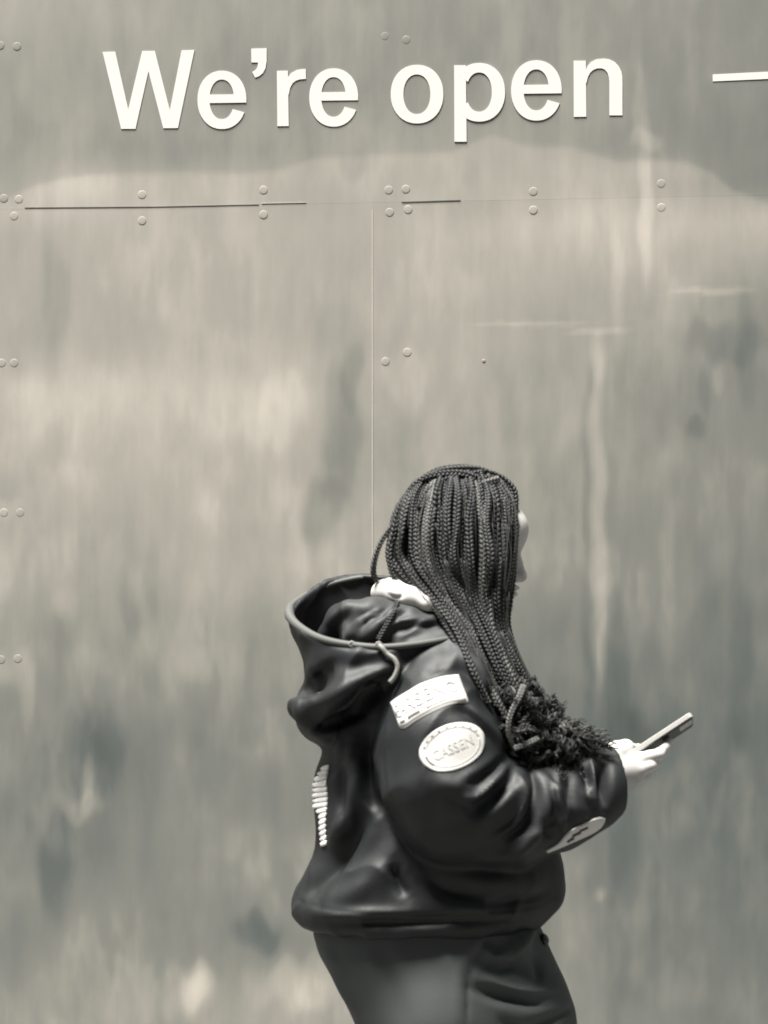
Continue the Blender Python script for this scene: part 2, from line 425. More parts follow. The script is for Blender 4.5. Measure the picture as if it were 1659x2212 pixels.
def panel(name, x0, x1, z0, z1, step, out=0.0):
    nx = max(1, int((x1-x0)/step)); nz = max(1, int((z1-z0)/step))
    xs = np.linspace(x0, x1, nx+1); zs = np.linspace(z0, z1, nz+1)
    X, Z = np.meshgrid(xs, zs, indexing='ij'); X = X.ravel(); Z = Z.ravel()
    # the sheets bulge and dent by a few millimetres
    cx, cz = (x0+x1)/2, (z0+z1)/2
    edge = np.minimum(1, np.minimum(np.minimum(X-x0, x1-X), np.minimum(Z-z0, z1-Z))/.04)
    dent = np.array([mnoise.noise(Vector((x*2.2, z*1.6, 5))) for x, z in zip(X, Z)])*.0007*edge
    lip = .0006*(1-np.clip(edge*5, 0, 1))
    Y = -(.0062+out)+dent
    n = len(X); V = np.stack([X, Y, Z], 1)
    Fc = [(i*(nz+1)+j, (i+1)*(nz+1)+j, (i+1)*(nz+1)+j+1, i*(nz+1)+j+1) for i in range(nx) for j in range(nz)]
    ring = [i*(nz+1) for i in range(nx+1)]+[nx*(nz+1)+j for j in range(1, nz+1)]+[i*(nz+1)+nz for i in range(nx-1, -1, -1)]+[j for j in range(nz-1, 0, -1)]
    B = V[ring].copy(); B[:, 1] = .003; m = len(ring); base = n+m; V = np.vstack([V, V[ring], B])      # the thin edge has its own corners
    for a in range(m): Fc.append((n+a, base+a, base+(a+1) % m, n+(a+1) % m))
    o = link(name, V, Fc, M_wall, wall, smooth=True)
    fl = [True]*(nx*nz)+[False]*m; o.data.polygons.foreach_set('use_smooth', fl)
    pa = patina_and_light(V[:, 0], V[:, 2]); at_ = o.data.attributes.new('patina_and_light', 'FLOAT', 'POINT'); at_.data.foreach_set('value', pa.astype(np.float32))
    return o
zs_l = wall_uv(400, 447)[1]
seam = zs_l; g = .0001
XA = wall_uv(805, 900)[0]; XB = wall_uv(866, 200)[0]
bk = MB(); bk.add(*boxmesh((0, .0453, 2.1), (9, .05, 2.1))); bko = bk.build('backing', M_wall, wall, False)
bka = bko.data.attributes.new('patina_and_light', 'FLOAT', 'POINT'); bka.data.foreach_set('value', [.55]*8)
for k in range(-5, 6):
    x0 = XA+k*.93+g; x1 = XA+(k+1)*.93-g; vis = k in (-2, -1, 0, 1)
    st = .0075 if vis else .08
    panel('sheet_panel', x0, x1, .42, seam-g, st, 0.0)
    panel('sheet_panel', x0, x1, .02, .42-2*g, .06)
for k in range(-2, 3):
    x0 = -1.15+k*2.3+g; x1 = -1.15+(k+1)*2.3-g
    panel('sheet_panel', x0, x1, seam+g, 3.0, .0075 if k == 0 else .08, 0.0)
    panel('sheet_panel', x0, x1, 3.0+2*g, 4.15, .06)
def strip_part(name, u0, v0, u1, v1, w_, tone):
    (xa, za), (xb, zb) = wall_uv(u0, v0), wall_uv(u1, v1); d = Vector((xb-xa, zb-za)).normalized(); nx_, nz_ = -d.y*w_/2, d.x*w_/2
    V = [(xa+nx_, y_, za+nz_) if q == 0 else (xb+nx_, y_, zb+nz_) if q == 1 else (xb-nx_, y_, zb-nz_) if q == 2 else (xa-nx_, y_, za-nz_) for y_ in (-.00715, -.004) for q in range(4)]
    o = link(name, V, [(0, 1, 2, 3), (7, 6, 5, 4), (0, 4, 5, 1), (1, 5, 6, 2), (2, 6, 7, 3), (3, 7, 4, 0)], M_wall, wall, False)
    a_ = o.data.attributes.new('patina_and_light', 'FLOAT', 'POINT'); a_.data.foreach_set('value', [tone]*8)
strip_part('seam_bead', 805, 455, 805, 1250, .0016, .98)
strip_part('seam_bead', 55, 450, 330, 448, .0013, .48); strip_part('seam_bead', 330, 448, 560, 443, .0010, .58)
strip_part('seam_bead', 566, 441, 662, 439, .0010, .95)
strip_part('seam_bead', 868, 438, 995, 434, .0018, .34)
RV = [(2,100),(38,102),(832,80),(878,88),(42,432),(10,430),(308,422),(570,412),(840,412),(877,410),(32,468),(308,478),(570,465),(842,460),(882,454),
      (1152,455),(1152,415),(1428,450),(1428,398),(833,782),(880,762),(5,785),(32,785),(10,1108),(45,1108),(4,1425),(40,1423),(1045,780)]
for i, (u, v) in enumerate(RV):
    x, z = wall_uv(u, v); r = .0095 if i < len(RV)-1 else .004
    V = []; Fc = []; K = 20; prof = [(1.0, -.004), (1.0, -.0009), (.93, -.0003), (.72, .0002), (.4, .0005)]
    for rr_, h in prof:
        for k in range(K):
            a = 2*math.pi*k/K; V.append((x+r*rr_*math.cos(a), -.0068-h*.25+.0001, z+r*rr_*math.sin(a)))
    V.append((x, -.0068-.00006, z))
    for j in range(len(prof)-1):
        for k in range(K): Fc.append((j*K+k, j*K+(k+1) % K, (j+1)*K+(k+1) % K, (j+1)*K+k))
    for k in range(K): Fc.append(((len(prof)-1)*K+k, (len(prof)-1)*K+(k+1) % K, len(V)-1))
    o = link('rivet', V, Fc, M_wall, wall)
    pa = np.clip(patina_and_light(np.array([x]), np.array([z]))[0]+.01, 0, 1); a_ = o.data.attributes.new('patina_and_light', 'FLOAT', 'POINT')
    a_.data.foreach_set('value', [float(pa)]*len(V))

# ------------------------------------------------------------ lettering
sx0, sz0 = wall_uv(780, 200)
sign = empty('sign_lettering', WO+WX*sx0+Vector((0, 0, sz0)), -TH)
tag(sign, 'white lettering reading We\'re open with a dash, fixed high on the grey metal wall', 'sign')
def plate(polys, name, parent=sign):
    """polys: list of (outline, holes) in picture positions -> one letter, 3 mm thick"""
    mb = MB()
    for n_, (out, holes) in enumerate(polys):
        loops = [[wall_uv(u, v) for u, v in lp] for lp in [out]+holes]
        loops = [[(x-sx0, z-sz0) for x, z in lp] for lp in loops]
        tri = tessellate_polygon([[Vector((x, z, 0)) for x, z in lp] for lp in loops])
        flat = [p for lp in loops for p in lp]; yf = -.0075-.0001*n_; yb = -.003
        V = [(x, yf, z) for x, z in flat]+[(x, yb, z) for x, z in flat]; N = len(flat); Fc = []
        for t in tri:
            a, b, c = (Vector(flat[i]) for i in t)
            cr = (b-a).cross(c-a)
            Fc.append(tuple(t) if cr > 0 else tuple(reversed(t)))
        st = 0
        for lp in loops:
            m = len(lp)
            for i in range(m): Fc.append((st+i, st+(i+1) % m, N+st+(i+1) % m, N+st+i))
            st += m
        mb.add(V, Fc)
    return mb.build(name, M_letter, parent, False)
def L1(pts): return [(211.1+.3636*x, 90.5+.3636*y) for x, y in pts]
def L2(pts): return [(814.4+.3636*x, 90.5+.3636*y) for x, y in pts]
def arc(cx, cy, rx, ry, a0, a1, n=40, p=2.12):
    o = []
    for i in range(n+1):
        a = math.radians(a0+(a1-a0)*i/n); c, s_ = math.cos(a), math.sin(a)
        o.append((cx+rx*math.copysign(abs(c)**(2/p), c), cy+ry*math.copysign(abs(s_)**(2/p), s_)))
    return o
def glyph_e(L, dx, dy, sc=1.0):
    def T(P): return L([(596+dx+(x-596)*sc, 350+dy+(y-350)*sc) for x, y in P])
    ring = arc(741, 350, 145, 173, 24, 365)+arc(740, 347, 73, 118, 360, 28)
    bar = [(660, 319), (815, 317), (882, 345), (884, 366), (660, 369)]
    return [(T(ring), []), (T(bar), [])]
def rect(a, b, c, d): return [(a, b), (c, b), (c, d), (a, d)]
plate([(L1([(33,66),(108,64),(185,408),(268,60),(343,60),(432,412),(502,56),(578,54),(480,517),(393,518),(305,180),(228,522),(143,522)]), [])], 'letter')
plate(glyph_e(L1, 0, 0), 'letter')
plate([(L1([(915,46),(1006,44),(1006,120),(999,163),(985,190),(962,209),(938,218),(920,185),(940,173),(952,155),(956,128),(916,128)]), [])], 'letter')
plate([(L1([(1067,178),(1132,177),(1137,505),(1070,506)]), []), (L1([(1128,225),(1150,192),(1185,173),(1210,168),(1238,167),(1239,226),(1205,228),(1180,236),(1160,252),(1145,280),(1137,320),(1128,320)]), [])], 'letter')
plate(glyph_e(L1, 663, -14), 'letter')
plate([(L2(arc(239,316,156,174,0,351)), [L2(arc(238,317,80,118,0,351))])], 'letter')
plate([(L2([(459,145),(528,145),(533,598),(461,598)]), []), (L2(arc(608,305,153,174,-145,145)+arc(607,304,76,117,150,-150)), [])], 'letter')
plate(glyph_e(L2, 201, -56, 1.035), 'letter')
plate([(L2([(1168,118),(1240,118),(1243,450),(1169,451)]), []), (L2([(1236,185),(1250,150),(1270,126),(1300,110),(1345,105),(1380,110),(1410,124),(1435,150),(1450,180),(1456,210),(1457,250),(1457,442),(1380,442),(1380,245),(1377,215),(1369,190),(1352,170),(1335,163),(1310,163),(1285,172),(1265,190),(1252,215),(1245,245),(1236,262)]), [])], 'letter')
plate([([(1539,163),(1760,152),(1760,168),(1539,178)], [])], 'dash')

# ------------------------------------------------------------ the person
ROOT = at(960, 1500, 0); ROOT.z = 0
person = empty('person', ROOT)
tag(person, 'person with long dark braids in a dark hooded jacket walking with a phone in hand', 'person')
def pv(name, V, Q, m, parent=person, smooth=True): return link(name, V, Q, m, parent, smooth, ROOT)
X = lambda u, v=1500, d=0: at(u, v, d).x
Zc = lambda v, d=0: at(0, v, d).z

# --- body: one continuous skin surface, finer cells round head and hands
bv = Vol(steps((X(740), X(1040), .006), (X(1040), X(1150), .0028), (X(1150), X(1290), .006), (X(1290), X(1470), .0016)),
         steps((YP-.30, YP-.115, .006), (YP-.115, YP+.035, .0022), (YP+.035, YP+.30, .006)),
         steps((0.0, Zc(1720), .007), (Zc(1720), Zc(1590), .0017), (Zc(1590), Zc(1340), .005), (Zc(1340), Zc(1000), .0028)))
bv.ell((1000,1142,0), (108,104,78), .01)
bv.ell((1084,1143,0), (58,54,56), .03)
bv.ell((1045,1200,0), (68,108,68), .03)
for s_ in (-1, 1):
    bv.ell((1112,1200,33*s_), (15,13,20), .01, 'sub')
    bv.ell((1095,1199,32*s_), (14,12,15), .003)
    bv.chain([(1080,1308,12*s_,24),(1020,1262,58*s_,24)], .02)
    bv.ell((985,1205,86*s_), (17,30,9), .006)
    bv.ell((1085,1235,44*s_), (26,34,22), .02)
bv.chain([(1108,1190,0,10),(1117,1215,0,10),(1125,1244,0,14)], .008)
for s_ in (-1, 1): bv.ell((1112,1251,11*s_), (12,8,9), .006)
bv.ell((1106,1270,0), (17,7,22), .004); bv.ell((1104,1283,0), (15,8,20), .004)
bv.ell((1110,1276.5,0), (12,1.6,20), .002, 'sub')
bv.ell((1072,1312,0), (26,22,26), .015)
bv.chain([(975,1235,0,60),(945,1350,0,62)], .03)
bv.loft([(1370,880,990,0,110),(1420,860,1000,0,105),(1520,830,1020,0,140),(1650,790,1080,0,150),(1800,790,1110,0,150),(1900,770,1120,0,165),(2000,770,1110,0,170),(2080,800,1120,0,160)], 2.2, .03)
for s_ in (-1, 1):                                   # legs mid-stride
    fx = 0 if s_ < 0 else 1
    kn = (1010, 2500, 85*s_) if fx == 0 else (1090, 2490, 85*s_)
    an = (900, 2900, 80*s_) if fx == 0 else (1150, 2930, 80*s_)
    bv.chain([(960, 2060, 85*s_, 95), (*kn, 62), (*an, 36)], .03)
    bv.chain([(*an[:2], an[2], 34), (an[0]+95, an[1]+60, an[2], 24)], .02)
# right arm and hand
bv.chain([(950,1490,-120,56),(968,1735,-190,50),(1200,1722,-140,46),(1300,1683,-95,31),(1330,1668,-88,29)], .02)
for kx in ((1380,1640,-84,15),(1384,1661,-90,15),(1377,1680,-86,14),(1366,1694,-76,13)):
    bv.chain([(1326,1666+(kx[1]-1668)*.35,-86,24), kx], .012)
def finger(pts): bv.chain(pts, .0035)
finger([(1378,1641,-84,15),(1404,1634,-84,13),(1424,1629,-76,12.5),(1436,1614,-68,10.5),(1443,1602,-56,9),(1444,1600,-52,8.5)])
finger([(1384,1661,-90,14.5),(1404,1654,-88,12.5),(1414,1649,-72,12),(1416,1640,-52,10.5),(1412,1634,-40,9)])
finger([(1377,1680,-86,13.5),(1394,1676,-82,11.5),(1402,1668,-68,11),(1400,1660,-50,10),(1394,1655,-40,8.5)])
finger([(1366,1694,-76,12),(1381,1692,-74,9.5),(1389,1686,-62,9),(1388,1678,-48,8.5),(1382,1673,-38,7.5)])
bv.chain([(1318,1644,-82,28),(1334,1626,-76,24),(1351,1617,-60,18),(1364,1621,-32,13.5),(1380,1617,-8,11)], .008)
# left arm bent behind the body with the hand in the pocket
bv.chain([(950,1490,120,56),(940,1730,180,48),(1080,1860,150,36),(1120,1880,120,28)], .02)
for k_ in range(4): bv.chain([(1120,1880+k_*4,120,18),(1150,1868+13*k_,95,12),(1165,1878+12*k_,70,10)], .006)
V, Q = bv.mesh(1); pv('body', V, Q, M_skin)

# --- hooded jacket
hv = Vol(np.arange(X(590), X(1385), .0034), np.arange(YP-.30, YP+.27, .0038), np.arange(Zc(2030), Zc(1225), .0034))
TORSO = [(1296,850,930,0,60),(1325,800,975,0,100),(1360,775,1010,0,150),(1410,765,1045,0,180),(1500,742,1080,0,195),(1600,706,1110,0,190),
 (1680,684,1130,0,190),(1760,680,1160,0,192),(1830,684,1206,0,205),(1880,660,1217,0,215),(1935,638,1216,0,222),(1962,630,1202,0,220),(1984,634,1184,0,216),(2004,650,1156,0,208)]
hv.loft(TORSO, 2.25, .01)
# right sleeve
hv.chain([(975,1462,-110,92),(958,1520,-150,104),(955,1600,-178,120),(962,1690,-188,126),(985,1742,-188,114),(1095,1754,-165,108),(1195,1738,-140,92),(1262,1708,-120,84),(1322,1684,-100,72)], .02)
# left sleeve
hv.chain([(965,1462,120,85),(945,1600,160,95),(950,1720,170,92),(1080,1840,150,66),(1130,1880,125,48)], .03)
# cuff: cut across and hollow
c0 = np.array(at(1330,1683,-100)); cn = np.array((.985, .02, .03)); 
sl = hv.box(c0-.12, c0+.12); x, y, z = hv.grid(sl)
pl = (x-c0[0])*.96+(y-c0[1])*.24+(z-c0[2])*.10-.0
rr2 = (y-c0[1])**2+(z-c0[2])**2
cutd = -pl+0*rr2
m_ = (x > X(1285))
hv.F[sl] = np.where(m_, np.maximum(hv.F[sl], pl), hv.F[sl])
hv.chain([(1262,1706,-120,54),(1345,1680,-96,62)], .004, 'sub')
# hood: a deep soft bag hanging open behind the neck
HOOD = [(1225,660,860,0,150),(1320,630,1000,0,150),(1345,628,1012,-2,158),(1372,638,1022,-2,176),(1395,655,1015,-2,188),(1430,668,925,0,196),(1470,664,880,0,188),(1500,646,850,0,172),(1530,640,822,0,150),(1560,648,795,0,128),(1588,664,770,0,104),(1610,695,745,0,70)]
pA, pB, pC = (np.array(at(*p)) for p in ((820,1396,-178), (622,1325,-10), (805,1240,140)))
nn = np.cross(pB-pA, pC-pA); nn /= np.linalg.norm(nn); nn = nn if nn[2] > 0 else -nn
hv.loft(HOOD, 2.1, .012, 'add', shell=.0045, cut=(pA, nn))
# filled lower bag so its folds have body
hv.loft([(1405,676,900,-2,182),(1440,672,890,-2,182),(1470,670,860,-2,178),(1500,656,840,-2,165),(1530,652,815,-5,142),(1560,660,788,-5,120),(1588,676,764,-5,96),(1606,698,742,-5,66)], 2.1, .012)
hv.chain([(652,1526,-60,28),(690,1530,-118,32),(745,1508,-160,28),(800,1468,-185,20),(850,1438,-196,12)], .02)
hv.chain([(616,1472,10,12),(648,1484,-72,16),(676,1484,-128,22),(694,1458,-160,15),(704,1440,-176,6)], .02, 'sub')
hv.chain([(700,1570,-130,16),(748,1545,-150,20),(800,1500,-180,16)], .012, 'sub')
# inner neckline fold inside the hood
hv.chain([(860,1308,-90,14),(800,1312,-100,16),(758,1318,-95,18),(728,1335,-85,20),(708,1372,-75,20),(702,1410,-70,22)], .012)
hv.chain([(880,1340,-120,30),(810,1352,-120,34),(770,1372,-110,30)], .03)
V, Q = hv.mesh(2)
STK = [ # (points, height px, width px)
 ([(655,1524),(700,1514),(745,1490),(790,1464)], 20, 18), ([(645,1508),(655,1560),(690,1592)], 14, 12),
 ([(690,1446),(684,1484),(664,1500)], -14, 13), ([(700,1566),(745,1548),(790,1500),(850,1460)], -26, 15),
 ([(700,1430),(760,1436),(850,1420)], -10, 18), ([(728,1596),(745,1560),(790,1530)], -14, 10),
 ([(735,1640),(742,1590),(766,1545)], 14, 12), ([(800,1560),(790,1640),(800,1720),(840,1760)], -26, 15),
 ([(762,1600),(765,1680),(752,1760),(712,1830)], 16, 14), ([(740,1650),(735,1720),(742,1790)], -12, 10),
 ([(835,1560),(828,1640),(838,1740)], 8, 12),
 ([(800,1740),(752,1830),(705,1890),(650,1955)], -30, 19), ([(880,1790),(830,1870),(760,1930),(690,1960)], 15, 26), ([(660,1972),(760,1972),(900,1968)], 10, 13),
 ([(850,1860),(862,1905),(880,1930)], -18, 14), ([(900,1880),(960,1920),(1050,1935)], -16, 22), ([(1000,1900),(1100,1905),(1190,1898)], 8, 20),
 ([(720,1990),(900,1990),(1120,1984)], -12, 9), ([(1040,1950),(1120,1945),(1190,1930)], -12, 12),
 # sleeve top
 ([(985,1402),(1030,1440),(1055,1500)], 12, 13), ([(935,1450),(990,1445),(1030,1480),(1060,1560)], -14, 14),
 ([(1000,1518),(1050,1570),(1085,1620)], 10, 11), ([(970,1530),(1010,1545),(1060,1600)], -9, 10),
 ([(930,1685),(990,1690),(1030,1665),(1070,1635)], 12, 18), ([(1000,1690),(1040,1672),(1080,1640)], -22, 10),
 ([(990,1713),(1020,1712),(1060,1682),(1092,1652)], 24, 8), ([(1010,1745),(1045,1722),(1085,1690)], -13, 12),
 ([(1032,1768),(1070,1740),(1120,1690)], 12, 12), ([(1055,1790),(1100,1765),(1135,1715)], -9, 9), ([(1112,1668),(1128,1712),(1112,1760)], 14, 9),
 ([(1138,1650),(1152,1700),(1135,1770),(1075,1815)], -22, 10), ([(1152,1660),(1176,1720),(1160,1790),(1100,1835),(1030,1850)], 13, 10),
 ([(1170,1668),(1190,1702),(1202,1740)], 9, 7), ([(1205,1670),(1196,1706),(1206,1760),(1214,1800)], 16, 7), ([(1180,1760),(1178,1810)], -20, 12), ([(1225,1670),(1222,1730),(1235,1790)], -10, 9),
 ([(1260,1700),(1268,1722),(1290,1722)], 8, 9), ([(1250,1650),(1262,1680),(1262,1702)], -14, 8),
 ([(1272,1625),(1284,1690),(1288,1770)], 12, 7), ([(1306,1640),(1304,1700),(1300,1748)], -30, 13),
 # inner hood pleats
 ([(645,1958),(800,1972),(1000,1970),(1150,1960),(1205,1942)], -6, 4.5), ([(905,1405),(858,1470),(830,1560),(826,1660),(845,1745)], -6, 5), ([(1268,1640),(1262,1700),(1268,1780)], -5, 4.5),
 ([(700,1374),(712,1340),(745,1316),(790,1308)], 12, 10), ([(742,1368),(790,1324),(850,1307)], -12, 11), ([(790,1376),(830,1336),(868,1312)], 14, 7), ([(842,1368),(860,1340),(880,1316)], -6, 8), ([(860,1382),(930,1342),(985,1346)], 9, 8),
 ([(745,1376),(790,1340),(830,1312)], 10, 7), ([(800,1374),(860,1345),(930,1335)], 10, 9), ([(770,1360),(810,1330),(848,1318)], -12, 8), ([(830,1366),(900,1352),(980,1352)], -7, 7),
]
V = sculpt(V, Q, STK, -170)
cr_ = np.array([mnoise.noise(Vector((p[0]*6+p[2]*4, p[1]*5, p[2]*6-p[0]*3)))*1.0+.4*mnoise.noise(Vector((p[0]*17, p[1]*12, p[2]*17))) for p in V])
V += normals(V, Q)*(np.clip(1-np.abs(cr_)*3.2, 0, 1)**1.6*.0045)[:, None]
# fine uneven rumple all over
nz_ = np.array([mnoise.noise(Vector((p[0]*16, p[1]*16, p[2]*9)))+.5*mnoise.noise(Vector((p[0]*38, p[1]*38, p[2]*20))) for p in V])
V += normals(V, Q)*(nz_*.0026)[:, None]
V = lap(V, Q, .5)
V = lap(V, Q, .5)
hood = pv('hooded_jacket', V, Q, M_cloth)
hood.data.materials.append(M_cloth_in)
Cq = V[Q].mean(1); pdist = (Cq-pA)@nn
ins_ = (pdist > -.004) & (Cq[:, 2] > Zc(1400)) & (Cq[:, 0] > X(742)) & (Cq[:, 1] < YP-.01)
hood.data.polygons.foreach_set('material_index', ins_.astype(np.int32))
bvh = BVHTree.FromPolygons([Vector(p) for p in V], Q.tolist())

# hood binding along the rim
RIM = [(1016,1370,-118),(960,1382,-165),(890,1393,-186),(820,1398,-188),(745,1391,-172),(690,1378,-130),(652,1358,-80),(630,1338,-38),(625,1322,-5),(633,1305,35),(668,1282,90),(715,1262,125),(770,1249,142),(806,1246,138)]
path = crom([at(*p) for p in RIM], 90)
V2, F2 = tube(path, [float(np.interp(i, [0, 8, 30, 44, 54, 62, 90], [.003, .0058, .0060, .0075, .0092, .006, .004])) for i in range(90)], 10); pv('hood_binding', V2, F2, M_trim, hood)
# eyelets and cord
path = crom([at(*p) for p in [(818,1392,-198),(826,1400,-206),(836,1412,-207),(852,1424,-212),(859,1442,-214),(852,1462,-214),(842,1474,-212)]], 40)
V2, F2 = tube(path, .0042, 8); pv('drawstring', V2, F2, M_cord, hood)
for e in ((818,1393,-200),(760,1392,-182)):
    p = at(*e); pp = [p+Vector((.004*math.cos(a), 0, .004*math.sin(a))) for a in np.linspace(0, 2*math.pi, 17)]
    V2, F2 = tube(pp, .0025, 6); pv('eyelet', V2, F2, M_cord, hood)

# --- surface patches
def onto(u, v, off, d0=-300):
    p = at(u, v, -200); x, z = p.x, p.z
    h = bvh.ray_cast(Vector((x, YP-.6, z)), Vector((0, 1, 0)))
    if h[0] is None:
        h = bvh.find_nearest(Vector((x, YP-.1, z)))
    return h[0], h[1]
def skin_patch(name, grid, m, off=.002, parent=hood, th=.0016):
    """grid[i][j] = (u,v); a thin cloth badge lying on the jacket"""
    ni, nj = len(grid), len(grid[0]); top = []; 
    for r in grid:
        for (u, v) in r:
            p, n_ = onto(u, v, off); top.append((p, n_))
    P = np.array([tuple(p) for p, n_ in top]).reshape(ni, nj, 3); N = np.array([tuple(n_) for p, n_ in top]).reshape(ni, nj, 3)
    N = N+np.roll(N, 1, 0)*.3; N /= np.linalg.norm(N, axis=2)[:, :, None]
    Yc = P[:, :, 1].copy()
    for _ in range(3):
        Yc[1:-1, 1:-1] = (Yc[:-2, 1:-1]+Yc[2:, 1:-1]+Yc[1:-1, :-2]+Yc[1:-1, 2:])/4
    P[:, :, 1] = np.minimum(P[:, :, 1], Yc)
    A = (P+N*off).reshape(-1, 3); B = (P-N*th).reshape(-1, 3); V = np.vstack([A, B]); n = ni*nj; Fc = []
    for i in range(ni-1):
        for j in range(nj-1):
            a = i*nj+j; Fc += [(a, a+1, a+nj+1, a+nj), (n+a, n+a+nj, n+a+nj+1, n+a+1)]
    rg = [j for j in range(nj)]+[i*nj+nj-1 for i in range(1, ni)]+[(ni-1)*nj+j for j in range(nj-2, -1, -1)]+[i*nj for i in range(ni-2, 0, -1)]
    for a in range(len(rg)):
        b = rg[(a+1) % len(rg)]; Fc.append((rg[a], n+rg[a], n+b, b))
    return pv(name, V, Fc, m, parent)
def strip(name, top, bot, m, off, parent, n=36, k=10):
    T = crom(top, n); B = crom(bot, n)
    return skin_patch(name, [[tuple(T[i]*(1-j/k)+B[i]*(j/k)) for j in range(k+1)] for i in range(n)], m, off, parent)
TOP = [(844,1518),(857,1508),(880,1494),(911,1476),(950,1463),(989,1458)]; BOT = [(864,1572),(876,1572),(899,1556),(943,1533),(980,1520),(1010,1518)]
def insetpt(s_, t):
    T = crom(TOP, 41); B = crom(BOT, 41); f = s_*40; i = min(int(f), 39); f -= i
    a = T[i]*(1-f)+T[i+1]*f; b = B[i]*(1-f)+B[i+1]*f; return tuple(a*(1-t)+b*t)
badge = strip('sleeve_badge', TOP, BOT, M_patch_g, .0012, hood)
badge['label'] = 'white curved name badge at the top of the sleeve'
def sub(name, s0, s1, t0, t1, m, off, parent, fn=insetpt, n=30, k=6):
    return skin_patch(name, [[fn(s0+(s1-s0)*i/(n-1), t0+(t1-t0)*j/k) for j in range(k+1)] for i in range(n)], m, off, parent)
sub('badge_face', .03, .97, .07, .93, M_patch, .0020, badge)
def text_on(txt, fn, s0, s1, t0, t1, m, off, parent, name='badge_lettering'):
    cu = bpy.data.curves.new('t', 'FONT'); cu.body = txt; cu.resolution_u = 3; cu.offset = .012
    ob = bpy.data.objects.new('t', cu); COL.objects.link(ob); bpy.context.view_layer.update()
    me = bpy.data.meshes.new_from_object(ob.evaluated_get(bpy.context.evaluated_depsgraph_get()))
    co = np.array([tuple(v.co) for v in me.vertices]); lo = co.min(0); hi = co.max(0); Vv = []
    for c in co:
        s_ = s0+(s1-s0)*(c[0]-lo[0])/(hi[0]-lo[0]); t = t1+(t0-t1)*(c[1]-lo[1])/(hi[1]-lo[1])
        u, v = fn(s_, t); p, n_ = onto(u, v, 0); Vv.append(p+n_*off)
    fs = [tuple(p.vertices) for p in me.polygons]
    bpy.data.objects.remove(ob); bpy.data.meshes.remove(me)
    return pv(name, Vv, fs, m, parent, False)
text_on('EARSENO', insetpt, .12, .93, .18, .62, M_patch_g, .0040, badge)
for a, b in ((.10,.24),(.30,.46),(.52,.74),(.78,.9)): sub('badge_stripe', a, b, .74, .82, M_patch_d if a < .4 else M_patch_g, .0030, badge, n=8, k=2)
text_on('~', insetpt, .05, .13, .35, .62, M_patch_d, .0038, badge, 'badge_mark')
EC = (973.5, 1611); EA = math.radians(-20)
def ell_pt(r, a, k=1.0):
    x, y = 72*r*math.cos(a), 48*r*math.sin(a)
    return (EC[0]+x*math.cos(EA)-y*math.sin(EA), EC[1]+x*math.sin(EA)+y*math.cos(EA))
def disc(name, r0, r1, m, off, parent, a0=0, a1=2*math.pi, n=49, k=8):
    return skin_patch(name, [[ell_pt(r0+(r1-r0)*j/k, a0+(a1-a0)*i/(n-1)) for j in range(k+1)] for i in range(n)], m, off, parent)
GG = np.linspace(-1, 1, 27)
def sq(x, y): 
    a, b = x*math.sqrt(1-y*y/2), y*math.sqrt(1-x*x/2); return ell_pt(math.hypot(a, b), math.atan2(b, a))
oval = skin_patch('oval_badge', [[sq(x, y) for y in GG] for x in GG], M_patch, .0014, hood); oval['label'] = 'white oval badge on the upper arm'
disc('badge_ring', .80, .83, M_patch_g, .0019, oval, k=1)
disc('badge_ring', .80, .85, M_patch_d, .0020, oval, 2.55, 3.15, n=12, k=1)
for a in np.linspace(3.6, 5.9, 9):
    disc('badge_mark', .84, .90, M_patch_d if a < 5.0 else M_patch_g, .0020, oval, a-.035, a+.035, n=4, k=1)
def oval_fn(s_, t):
    x, y = (s_-.5)*90, (t-.5)*22; a = math.radians(-24)
    return (EC[0]+x*math.cos(a)-y*math.sin(a), EC[1]+2+x*math.sin(a)+y*math.cos(a))
text_on('CASSEN', oval_fn, 0, 1, 0, 1, M_patch_g, .0021, oval)
# badge round the underside of the forearm
def nearest_strip(name, rows, m, off, parent):
    ni, nj = len(rows), len(rows[0]); A = []; B = []
    for r in rows:
        for q in r:
            h = bvh.find_nearest(at(*q)); A.append(h[0]+h[1]*off); B.append(h[0]-h[1]*.001)
    V = A+B; n = ni*nj; Fc = []
    for i in range(ni-1):
        for j in range(nj-1):
            a = i*nj+j; Fc += [(a, a+1, a+nj+1, a+nj), (n+a, n+a+nj, n+a+nj+1, n+a+1)]
    rg = [j for j in range(nj)]+[i*nj+nj-1 for i in range(1, ni)]+[(ni-1)*nj+j for j in range(nj-2, -1, -1)]+[i*nj for i in range(ni-2, 0, -1)]
    for a in range(len(rg)):
        b = rg[(a+1) % len(rg)]; Fc.append((rg[a], n+rg[a], n+b, b))
    return pv(name, V, Fc, m, parent)
FT = [(1178,1836),(1205,1820),(1226,1794),(1262,1776),(1290,1765),(1306,1768)]; FB_ = [(1181,1840),(1214,1828),(1244,1815),(1276,1803),(1296,1790),(1305,1775)]
fb = strip('forearm_badge', FT, FB_, M_patch, .003, hood, 30, 6); fb['label'] = 'white badge wrapped under the forearm near the cuff'
def fpt(s_, t):
    T = crom(FT, 41); B = crom(FB_, 41); i = min(40, int(s_*40)); a = T[i]*(1-t)+B[i]*t; return tuple(a)
for q0, q1, p0, p1 in ((.30,.40,.50,.72),(.40,.50,.36,.54),(.52,.60,.26,.40)): sub('badge_mark', q0, q1, p0, p1, M_phone, .0042, fb, fpt, 6, 2)
